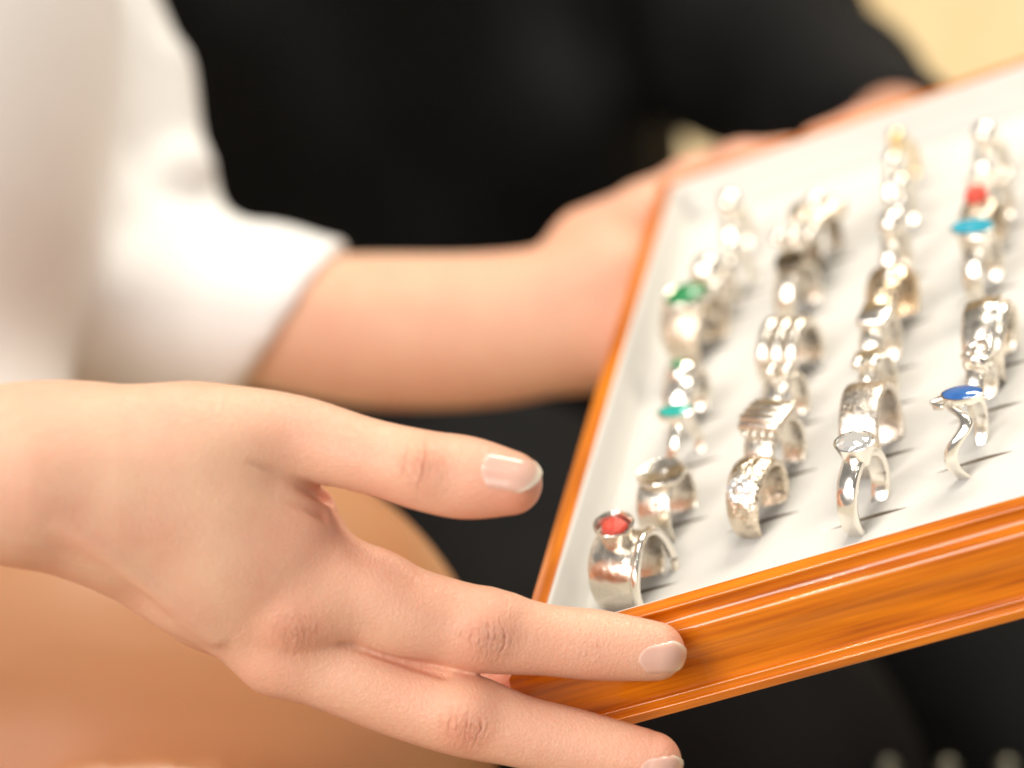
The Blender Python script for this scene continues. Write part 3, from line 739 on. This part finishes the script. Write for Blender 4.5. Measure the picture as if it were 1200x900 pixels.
# far arm and hand, and the two thighs of the same woman (camera mm)
FARARM = [J(200, 372, 903, 66), J(330, 380, 884, 80), J(440, 388, 872, 90), J(560, 387, 860, 90), J(650, 373, 852, 86), J(712, 345, 850, 84)]
FARARM = dense(FARARM, 5)
FARFING = [[J(700, 300, 862, 62), J(760, 258, 880, 44), J(815, 221, 878, 36), J(870, 199, 870, 32), J(925, 184, 863, 24)],
           [J(720, 330, 862, 60), J(800, 300, 880, 36), J(880, 270, 890, 32), J(950, 245, 890, 28)],
           [J(720, 370, 862, 60), J(800, 350, 884, 34), J(880, 320, 896, 30), J(940, 300, 896, 26)],
           [J(690, 400, 858, 56), J(770, 400, 884, 32), J(850, 385, 896, 28), J(900, 370, 896, 24)],
           [J(680, 385, 846, 56), J(735, 400, 838, 44), J(775, 380, 828, 34), J(800, 350, 826, 30)]]
def far_f(P):
    d = chain(P, FARARM, 0.6)
    for i, c in enumerate(FARFING): d = smin(d, chain(P, c, 4.0), 8.0)
    return d
THIGH = [([J(-1500, 1150, 730, 430), J(-500, 960, 740, 345), J(90, 868, 752, 318), J(240, 855, 764, 308)], 25),
         ([J(240, 855, 764, 300), J(310, 1150, 770, 250), J(340, 2300, 780, 190)], 40),
         ([J(-1500, 1560, 600, 420), J(-500, 1370, 612, 385), J(60, 1320, 622, 350), J(230, 1330, 625, 330)], 25),
         ([J(200, 1245, 670, 320), J(230, 1700, 690, 270), J(250, 2700, 730, 200)], 40)]
def thigh_f(P):
    a = smin(chain(P, THIGH[0][0], 25), chain(P, THIGH[1][0], 30), 35)
    b = smin(chain(P, THIGH[2][0], 25), chain(P, THIGH[3][0], 30), 35)
    return smin(a, b, 4)

# ---- skin
m, t, p = new_mat('fair_skin'); SKIN = m; X.t = t
tc = node(t, 'ShaderNodeTexCoord'); OB = tc.outputs['Object']
nz = node(t, 'ShaderNodeTexNoise', {'Vector': OB, 'Scale': 45.0, 'Detail': 4.0, 'Roughness': 0.6})
fl = node(t, 'ShaderNodeAttribute', attribute_name='flush')
base = node(t, 'ShaderNodeMix', {'Factor': fl.outputs['Fac']}, data_type='RGBA')
base.inputs['A'].default_value = (0.79, 0.485, 0.325, 1); base.inputs['B'].default_value = (0.77, 0.29, 0.18, 1)
mot = node(t, 'ShaderNodeMix', {'A': base.outputs['Result']}, data_type='RGBA')
X.t = t
tn = node(t, 'ShaderNodeAttribute', attribute_name='tan')
mr = node(t, 'ShaderNodeMapRange', {'Value': nz.outputs[0], 'From Min': 0.38, 'From Max': 0.68, 'To Min': 0.0, 'To Max': 0.8})
t.links.new(mr.outputs[0], mot.inputs['Factor']); mot.inputs['B'].default_value = (0.75, 0.38, 0.26, 1)
tm = node(t, 'ShaderNodeMix', {'Factor': tn.outputs['Fac'], 'A': mot.outputs['Result']}, data_type='RGBA'); tm.inputs['B'].default_value = (0.52, 0.25, 0.115, 1)
t.links.new(mot.outputs['Result'], tm.inputs['A']); t.links.new(tm.outputs['Result'], p.inputs['Base Color'])
p.inputs['Roughness'].default_value = 0.41; p.inputs['Specular IOR Level'].default_value = 0.5
p.inputs['Subsurface Weight'].default_value = 0.35; p.inputs['Subsurface Radius'].default_value = (1.0, 0.35, 0.18); p.inputs['Subsurface Scale'].default_value = 0.006

HORG = W(*PX(300, 620, 600))
Minv3 = np.array(M3).T
def objc(c): return (M @ Vector((c[0] / 1000, c[1] / 1000, -c[2] / 1000))) - HORG
def objd(v): return (M3 @ Vector((v[0], v[1], -v[2]))).normalized()
def dotn(vec):                                   # dot of object coordinates (mm) with a direction
    n = node(t, 'ShaderNodeVectorMath', {0: OB}, operation='DOT_PRODUCT'); n.inputs[1].default_value = vec * 1000
    return X(n.outputs['Value'])
nw = node(t, 'ShaderNodeTexNoise', {'Vector': OB, 'Scale': 420.0, 'Detail': 2.0})
nwx = X(nw.outputs[0]) * 1.0 + (-0.5)
nw2 = node(t, 'ShaderNodeTexNoise', {'Vector': OB, 'Scale': 150.0, 'Detail': 1.0}); nwy = X(nw2.outputs[0]) + (-0.5)
nl = node(t, 'ShaderNodeTexNoise', {'Vector': OB, 'Scale': 700.0, 'Detail': 2.0})
H = None
def gauss(x, w): return X.op('POWER', 2.718, (x * x) * (-1.0 / (w * w)))
def knuckle(px, py, qx, qy, d, lines, width):
    global H
    s = raycast(hand_f0, px, py, 540, 700)[0]; c, a, b = knuckle_frame(px, py, s[2], qx, qy)
    ao, bo = objd(a), objd(b); co = objc(c)
    u = dotn(ao) + (-ao.dot(co) * 1000) + nwx * 1.1 + nwy * 2.2; v = dotn(bo) + (-bo.dot(co) * 1000) + nwx * 0.4
    vz = dotn(objd(np.array([0, 0, 1.0]))) + (-objd(np.array([0, 0, 1.0])).dot(co) * 1000)
    near = X.op('MULTIPLY', gauss(vz + (-2.0), 6.0), gauss(u, 14.0))
    S = None
    for (u0, w, curv, half, amp) in lines:
        g_ = gauss(u + (-u0) + (v * v) * (-curv), w) * amp * gauss(v, half)
        S = g_ if S is None else S + g_
    cm = node(t, 'ShaderNodeCombineXYZ', {0: (u * 1.15).v, 1: (v * 0.33).v, 2: (vz * 0.3).v})
    wn = node(t, 'ShaderNodeTexNoise', {'Vector': cm.outputs[0], 'Scale': 1.0, 'Detail': 3.0, 'Roughness': 0.6})
    S = S + X.op('ABSOLUTE', X(wn.outputs[0]) + (-0.5)) * (-2.4) * gauss(u, 5.5) * gauss(v, 4.5) + gauss(u, 5.5) * gauss(v, 4.5) * 0.25
    if width < 1: S = S * width
    S = S * near; H = S if H is None else H + S
pip = [(-5.4, .22, .03, 2.4, .22), (-3.3, .22, .045, 2.8, .4), (-1.7, .16, .02, 1.8, .25), (0.4, .18, .01, 2.8, .45), (1.5, .15, -.02, 1.7, .2), (3.5, .20, -.04, 3.2, .5), (4.9, .2, -.03, 1.8, .2)]
knuckle(570, 750, 700, 762, 600, pip, 4)
knuckle(545, 853, 640, 872, 600, pip, 4)
knuckle(492, 545, 600, 562, 590, [(-3.2, .24, -.02, 3.4, .5), (0.9, .24, -.012, 4.4, .9), (-1.0, .16, .02, 2.2, .2), (2.6, .18, .0, 2.3, .25)], 4)
knuckle(690, 760, 760, 765, 600, [(0, .22, .02, 2.2, .16)], 0.35)
knuckle(345, 740, 440, 745, 600, [(-4.4, .25, .03, 2.6, .14), (-1.6, .22, .05, 2.2, .16), (2.2, .25, .04, 2.6, .2), (5, .22, -.04, 2, .12)], 5)
# fine criss-cross skin grain, finer than a millimetre
rot = node(t, 'ShaderNodeMapping', {'Vector': OB}); rot.inputs['Rotation'].default_value = (0.5, 0.2, 0.9)
warp = node(t, 'ShaderNodeMix', {'Factor': 0.0012, 'A': rot.outputs[0], 'B': nl.outputs['Color']}, data_type='VECTOR')
t.links.new(rot.outputs[0], warp.inputs[4]); t.links.new(nl.outputs['Color'], warp.inputs[5])
vo = node(t, 'ShaderNodeTexVoronoi', {'Vector': warp.outputs[1], 'Scale': 1150.0}, feature='DISTANCE_TO_EDGE')
mpx = node(t, 'ShaderNodeMapping', {'Vector': OB}); mpx.inputs['Rotation'].default_value = (0.3, 0.9, 0.2); mpx.inputs['Scale'].default_value = (600, 2200, 600)
vo2 = node(t, 'ShaderNodeTexNoise', {'Vector': mpx.outputs[0], 'Scale': 1.0, 'Detail': 4.0, 'Roughness': 0.65})
tb = node(t, 'ShaderNodeAttribute', attribute_name='tan')
fine = (X.op('MINIMUM', vo.outputs['Distance'], 0.22) * 1.6 + X(vo2.outputs[0]) * 0.5) * (X(tb.outputs['Fac']) * (-1.0) + 1.0)
b1 = bump(t, None, fine, 0.00030, 0.75)
bump(t, p, H * (-1.0), 0.00085, 1.0, prev=b1)
# reddish lines inside the folds
t.links.new(X.op('MINIMUM', X(fl.outputs['Fac']) + H * 0.30, 1.0).v, base.inputs['Factor'])

def flush_of(V):                                 # knuckles, finger tips and web are pinker
    s = np.zeros(len(V))
    for px, py, d, r, a in ((566, 755, 596, 7, .5), (640, 770, 600, 8, .25), (545, 858, 596, 7, .5), (340, 735, 590, 10, .55), (318, 786, 594, 10, .28), (500, 548, 582, 6, .35),
                            (350, 492, 584, 12, .15), (600, 590, 582, 11, .8), (555, 606, 586, 8, .6), (790, 765, 600, 8, .35), (780, 890, 600, 9, .5), (360, 595, 600, 8, .8), (470, 800, 604, 9, .5),
                            (590, 800, 640, 16, .9), (450, 583, 590, 8, .45), (400, 650, 600, 10, .25), (700, 790, 606, 9, .45), (480, 700, 600, 10, .2), (30, 500, 570, 14, .15),
                            (758, 398, 826, 16, .8), (700, 280, 850, 30, .35), (900, 190, 846, 26, .8), (850, 205, 850, 22, .6)):
        s = np.maximum(s, a * np.exp(-((V - PX(px, py, d)) ** 2).sum(1) / (r * r)))
    x = V[:, 0] / V[:, 2] * F + 600                # the fingers are pinker than the wrist
    s = s + 0.22 * np.clip((x - 250) / 300, 0, 1) * (V[:, 2] < 680)
    return np.clip(s, 0, 1)
woman = thing('person', 'woman in a white three-quarter sleeve blouse with bare legs, both hands on the ring tray', 'person', Matrix.Translation(HORG))
Vs, Qs = [], []; off = 0
for f, lo, hi, h in ((hand_f, (-190, -95, 556), (50, 20, 690), 0.75), (far_f, (-200, -10, 780), (100, 90, 960), 2.2), (thigh_f, (-330, -330, 540), (20, 10, 930), 4.0)):
    V, Q = sculpt(f, lo, hi, h); Vs.append(V); Qs.append(Q + off); off += len(V)
V = np.concatenate(Vs); Q = np.concatenate(Qs)
me = mesh_from('body', to_world(V, HORG), Q)
at = me.attributes.new('flush', 'FLOAT', 'POINT'); at.data.foreach_set('value', flush_of(V).astype(np.float32))
at = me.attributes.new('tan', 'FLOAT', 'POINT'); at.data.foreach_set('value', np.concatenate([np.full(len(q), w_, np.float32) for q, w_ in zip(Vs, (0.0, 0.03, 1.0))]))
body = link('body', me, SKIN, woman)

# ---- finger nails: thin curved plates lying on the skin
m, t, p = new_mat('natural_nail'); NAIL = m
uv = node(t, 'ShaderNodeAttribute', attribute_name='along')
t.links.new(ramp(t, uv.outputs['Fac'], [(0.0, (0.82, 0.54, 0.43)), (0.12, (0.74, 0.42, 0.33)), (0.82, (0.76, 0.45, 0.35)), (0.89, (0.78, 0.50, 0.38)), (0.925, (0.87, 0.71, 0.56)), (1.0, (0.90, 0.78, 0.64))]), p.inputs['Base Color'])
p.inputs['Roughness'].default_value = 0.2; p.inputs['Coat Weight'].default_value = 0.25; p.inputs['Subsurface Weight'].default_value = 0.15
p.inputs['Subsurface Radius'].default_value = (1, .4, .25); p.inputs['Subsurface Scale'].default_value = 0.002
def nail(base, tip):              # three pixel points on the cuticle and three on the free edge
    n1, n2 = 22, 17; pts = []; al = []; edge = []
    B = np.array(base, float); T_ = np.array(tip, float)
    quad = lambda C, v: C[0] * (1 - v) ** 2 + (2 * C[1] - 0.5 * (C[0] + C[2])) * 2 * v * (1 - v) + C[2] * v * v
    for i in range(n1):
        s = i / (n1 - 1)
        for j in range(n2):
            v = j / (n2 - 1); e = abs(2 * v - 1)
            pts.append(quad(B, v) * (1 - s) + quad(T_, v) * s); al.append(s); edge.append(max(e, 1 - s * 6 if s < .17 else 0))
    pts = np.array(pts); S = raycast(hand_f0, pts[:, 0], pts[:, 1], 540, 690)
    d, g_ = grad(hand_f0, S, 0.4)
    al = np.array(al); edge = np.array(edge)
    lift = 0.34 - 0.75 * np.clip(edge - 0.72, 0, 1) / 0.28 + 0.10 * np.clip(al - 0.75, 0, 1) / 0.25
    S = S + g_ * lift[:, None] - g_ * d[:, None]
    T = S - g_ * 0.35
    allv = np.concatenate([S, T]); N0 = n1 * n2; f = []
    for i in range(n1 - 1):
        for j in range(n2 - 1):
            q = i * n2 + j; f.append((q, q + 1, q + n2 + 1, q + n2)); f.append((q + N0, q + N0 + n2, q + N0 + n2 + 1, q + N0 + 1))
    for j in range(n2 - 1):
        q = (n1 - 1) * n2 + j; f.append((q, q + 1, q + 1 + N0, q + N0)); f.append((j, j + N0, j + 1 + N0, j + 1))
    for i in range(n1 - 1):
        for q in (i * n2, i * n2 + n2 - 1): f.append((q, q + n2, q + n2 + N0, q + N0))
    me = mesh_from('nail', to_world(allv, HORG), f)
    bm = bmesh.new(); bm.from_mesh(me); bmesh.ops.recalc_face_normals(bm, faces=bm.faces); bm.to_mesh(me); bm.free()
    me.set_sharp_from_angle(angle=R(50))
    a_ = me.attributes.new('along', 'FLOAT', 'POINT'); a_.data.foreach_set('value', np.concatenate([al, al]).astype(np.float32))
    return link('fingernail', me, NAIL, body)
nail([(572, 527), (562, 551), (575, 575)], [(634, 534), (630, 563), (602, 578)])
nail([(766, 755), (747, 773), (765, 793)], [(784, 749), (805, 767), (786, 791)])
nail([(767, 887), (748, 904), (766, 924)], [(784, 883), (804, 900), (786, 921)])

# ---- white blouse: torso, both sleeves, cuff open on the far forearm
CUT_A = PX(352, 366, 890); 
cut_n = PX(352 + 80, 366 + 60, 890) - CUT_A; cut_n /= np.linalg.norm(cut_n)
UPARM = [J(-80, -420, 960, 118), J(25, -140, 950, 108), J(90, 90, 940, 110), J(106, 190, 934, 112), J(100, 320, 926, 126)]
LOWARM = [J(50, 340, 925, 132), J(190, 364, 905, 112), J(300, 370, 888, 102), J(460, 384, 868, 93)]
def folds(P, c, dirv, wl, amp): return amp * np.sin((P @ dirv) / wl + 1.3 * np.sin(P[:, 1] / 31.0) + 0.8 * np.sin(P[:, 2] / 23.0))
def blouse_f(P):
    low = chain(P, LOWARM, 10); low = smax(low, (P - CUT_A) @ cut_n, 2.0)
    d = smin(chain(P, UPARM, 14), low, 16)
    for a, b, r in ((PX(200, 80, 930), PX(216, 172, 922), 5), (PX(222, 210, 920), PX(250, 255, 914), 6), (PX(60, 300, 905), PX(230, 190, 908), 5), (PX(90, 345, 895), PX(250, 262, 896), 5), (PX(20, 260, 900), PX(150, 250, 894), 5)):
        d = smin(d, seg(P, a, b, r, r * .6), 14)
    body_ = smin(ell(P, PX(-420, 60, 860), (150, 210, 130)), ell(P, PX(-420, 900, 800), (150, 130, 150)), 60)
    d = smin(d, body_, 18)
    near = chain(P, [J(-640, -150, 700, 210), J(-860, 350, 620, 200), J(-700, 640, 575, 190), J(-470, 610, 566, 172)], 20)
    d = smin(d, near, 14)
    d = smin(d, seg(P, PX(-260, -560, 850), PX(-640, -560, 720), 75, 75), 50)
    return d + folds(P, None, np.array([0.5, 0.8, 0.2]), 13.0, 0.9)
V, Q = sculpt(blouse_f, (-420, -190, 500), (-20, 290, 1060), 4.0)
# finer cuff region
BL = link('blouse', mesh_from('blouse', to_world(V, HORG), Q), WHITE, woman); BL['label'] = 'white cotton blouse with three-quarter sleeves'

# ---- second person: black clothes
CORG = W(*PX(500, 300, 1250))
man = thing('person', 'person in black clothes sitting behind, reaching to the far edge of the tray', 'person', Matrix.Translation(CORG))
def jacket_f(P):
    d = chain(P, [J(470, -500, 1330, 300), J(480, 0, 1320, 292), J(470, 330, 1330, 300), J(440, 700, 1340, 320)], 60)
    d = smin(d, ell(P, PX(330, 100, 1300), (110, 330, 95)), 50)
    arm = chain(P, [J(760, -420, 1290, 160), J(820, -120, 1250, 138), J(878, 46, 1200, 121), J(975, 122, 1120, 94), J(1068, 150, 1010, 62)], 25)
    cut = PX(1060, 140, 1010); cn = PX(1068, 150, 1000) - PX(975, 122, 1120); cn /= np.linalg.norm(cn)
    arm = smax(arm, (P - cut) @ cn, 2)
    d = smin(d, arm, 4)
    for a, b, r in ((PX(300, 60, 1215), PX(490, 285, 1212), 24), (PX(520, -40, 1205), PX(640, 170, 1210), 27), (PX(640, 160, 1212), PX(720, 300, 1235), 25), (PX(250, 180, 1225), PX(380, 330, 1218), 10), (PX(700, -60, 1235), PX(715, 200, 1235), 14), (PX(900, -80, 1195), PX(960, 70, 1150), 9)):
        d = smin(d, seg(P, a, b, r, r * .7), 34)
    d = d + 1.5 * np.sin(P[:, 0] / 24 + P[:, 1] / 31 + np.sin(P[:, 1] / 40))
    return d
V, Q = sculpt(jacket_f, (-260, -200, 920), (240, 440, 1500), 7.0)
link('jacket', mesh_from('jacket', to_world(V, CORG), Q), BLACK, man)
def trouser_f(P):
    a = chain(P, [J(420, 640, 1300, 240), J(560, 720, 1150, 250), J(760, 900, 980, 260), J(820, 980, 960, 250)], 30)
    b = chain(P, [J(500, 620, 1340, 260), J(900, 760, 1250, 250), J(1300, 900, 1130, 260), J(1450, 980, 1080, 250)], 30)
    c = chain(P, [J(820, 990, 960, 240), J(850, 2200, 1050, 150)], 30); e = chain(P, [J(1450, 980, 1080, 240), J(1480, 2200, 1150, 150)], 30)
    return np.minimum(smin(a, c, 30), smin(b, e, 30)) + 1.5 * np.sin(P[:, 0] / 20 - P[:, 1] / 26)
V, Q = sculpt(trouser_f, (-200, -620, 850), (420, 60, 1480), 9.0)
link('trousers', mesh_from('trousers', to_world(V, CORG), Q), BLACK, man)
def mhand_f(P):
    d = chain(P, [J(1045, 150, 1030, 52), J(1062, 172, 960, 56), J(1055, 178, 905, 58)], 8)
    for c in ([J(1040, 172, 890, 38), J(1045, 148, 868, 30), J(1015, 152, 862, 28), J(960, 170, 862, 24)],
              [J(1060, 170, 890, 36), J(1072, 142, 862, 28), J(1062, 138, 852, 26)],
              [J(1075, 180, 890, 38), J(1095, 190, 862, 32), J(1100, 215, 862, 28)],
              [J(1045, 200, 900, 38), J(1070, 230, 880, 32), J(1050, 260, 880, 26)],
              [J(1030, 200, 905, 36), J(1020, 240, 900, 30), J(1000, 270, 900, 26)]):
        d = smin(d, chain(P, c, 3), 6)
    return d
V, Q = sculpt(mhand_f, (60, 20, 790), (190, 130, 1060), 2.5)
me = mesh_from('body', to_world(V, CORG), Q); at = me.attributes.new('flush', 'FLOAT', 'POINT'); at.data.foreach_set('value', np.full(len(V), 0.5, np.float32))
link('body', me, SKIN, man)

# ---- small pale balls put in to give the out-of-focus glints at the bottom edge
BORG = PW(1110, 900, 905)
br = thing('glint_balls', 'row of small pale balls added for the blurred glints at the bottom right edge, below the tray', 'balls', Matrix.Translation(BORG))
GLINTM = metal('dull_pale_metal', (0.20, 0.20, 0.16), 0.4)
for px in (1040, 1110, 1180, 1250):
    bm = bmesh.new(); bmesh.ops.create_uvsphere(bm, u_segments=16, v_segments=10, radius=0.0038)
    link('bead', bm_mesh(bm, 'bead'), GLINTM, br, Matrix.Translation(PW(px, 901, 905)))
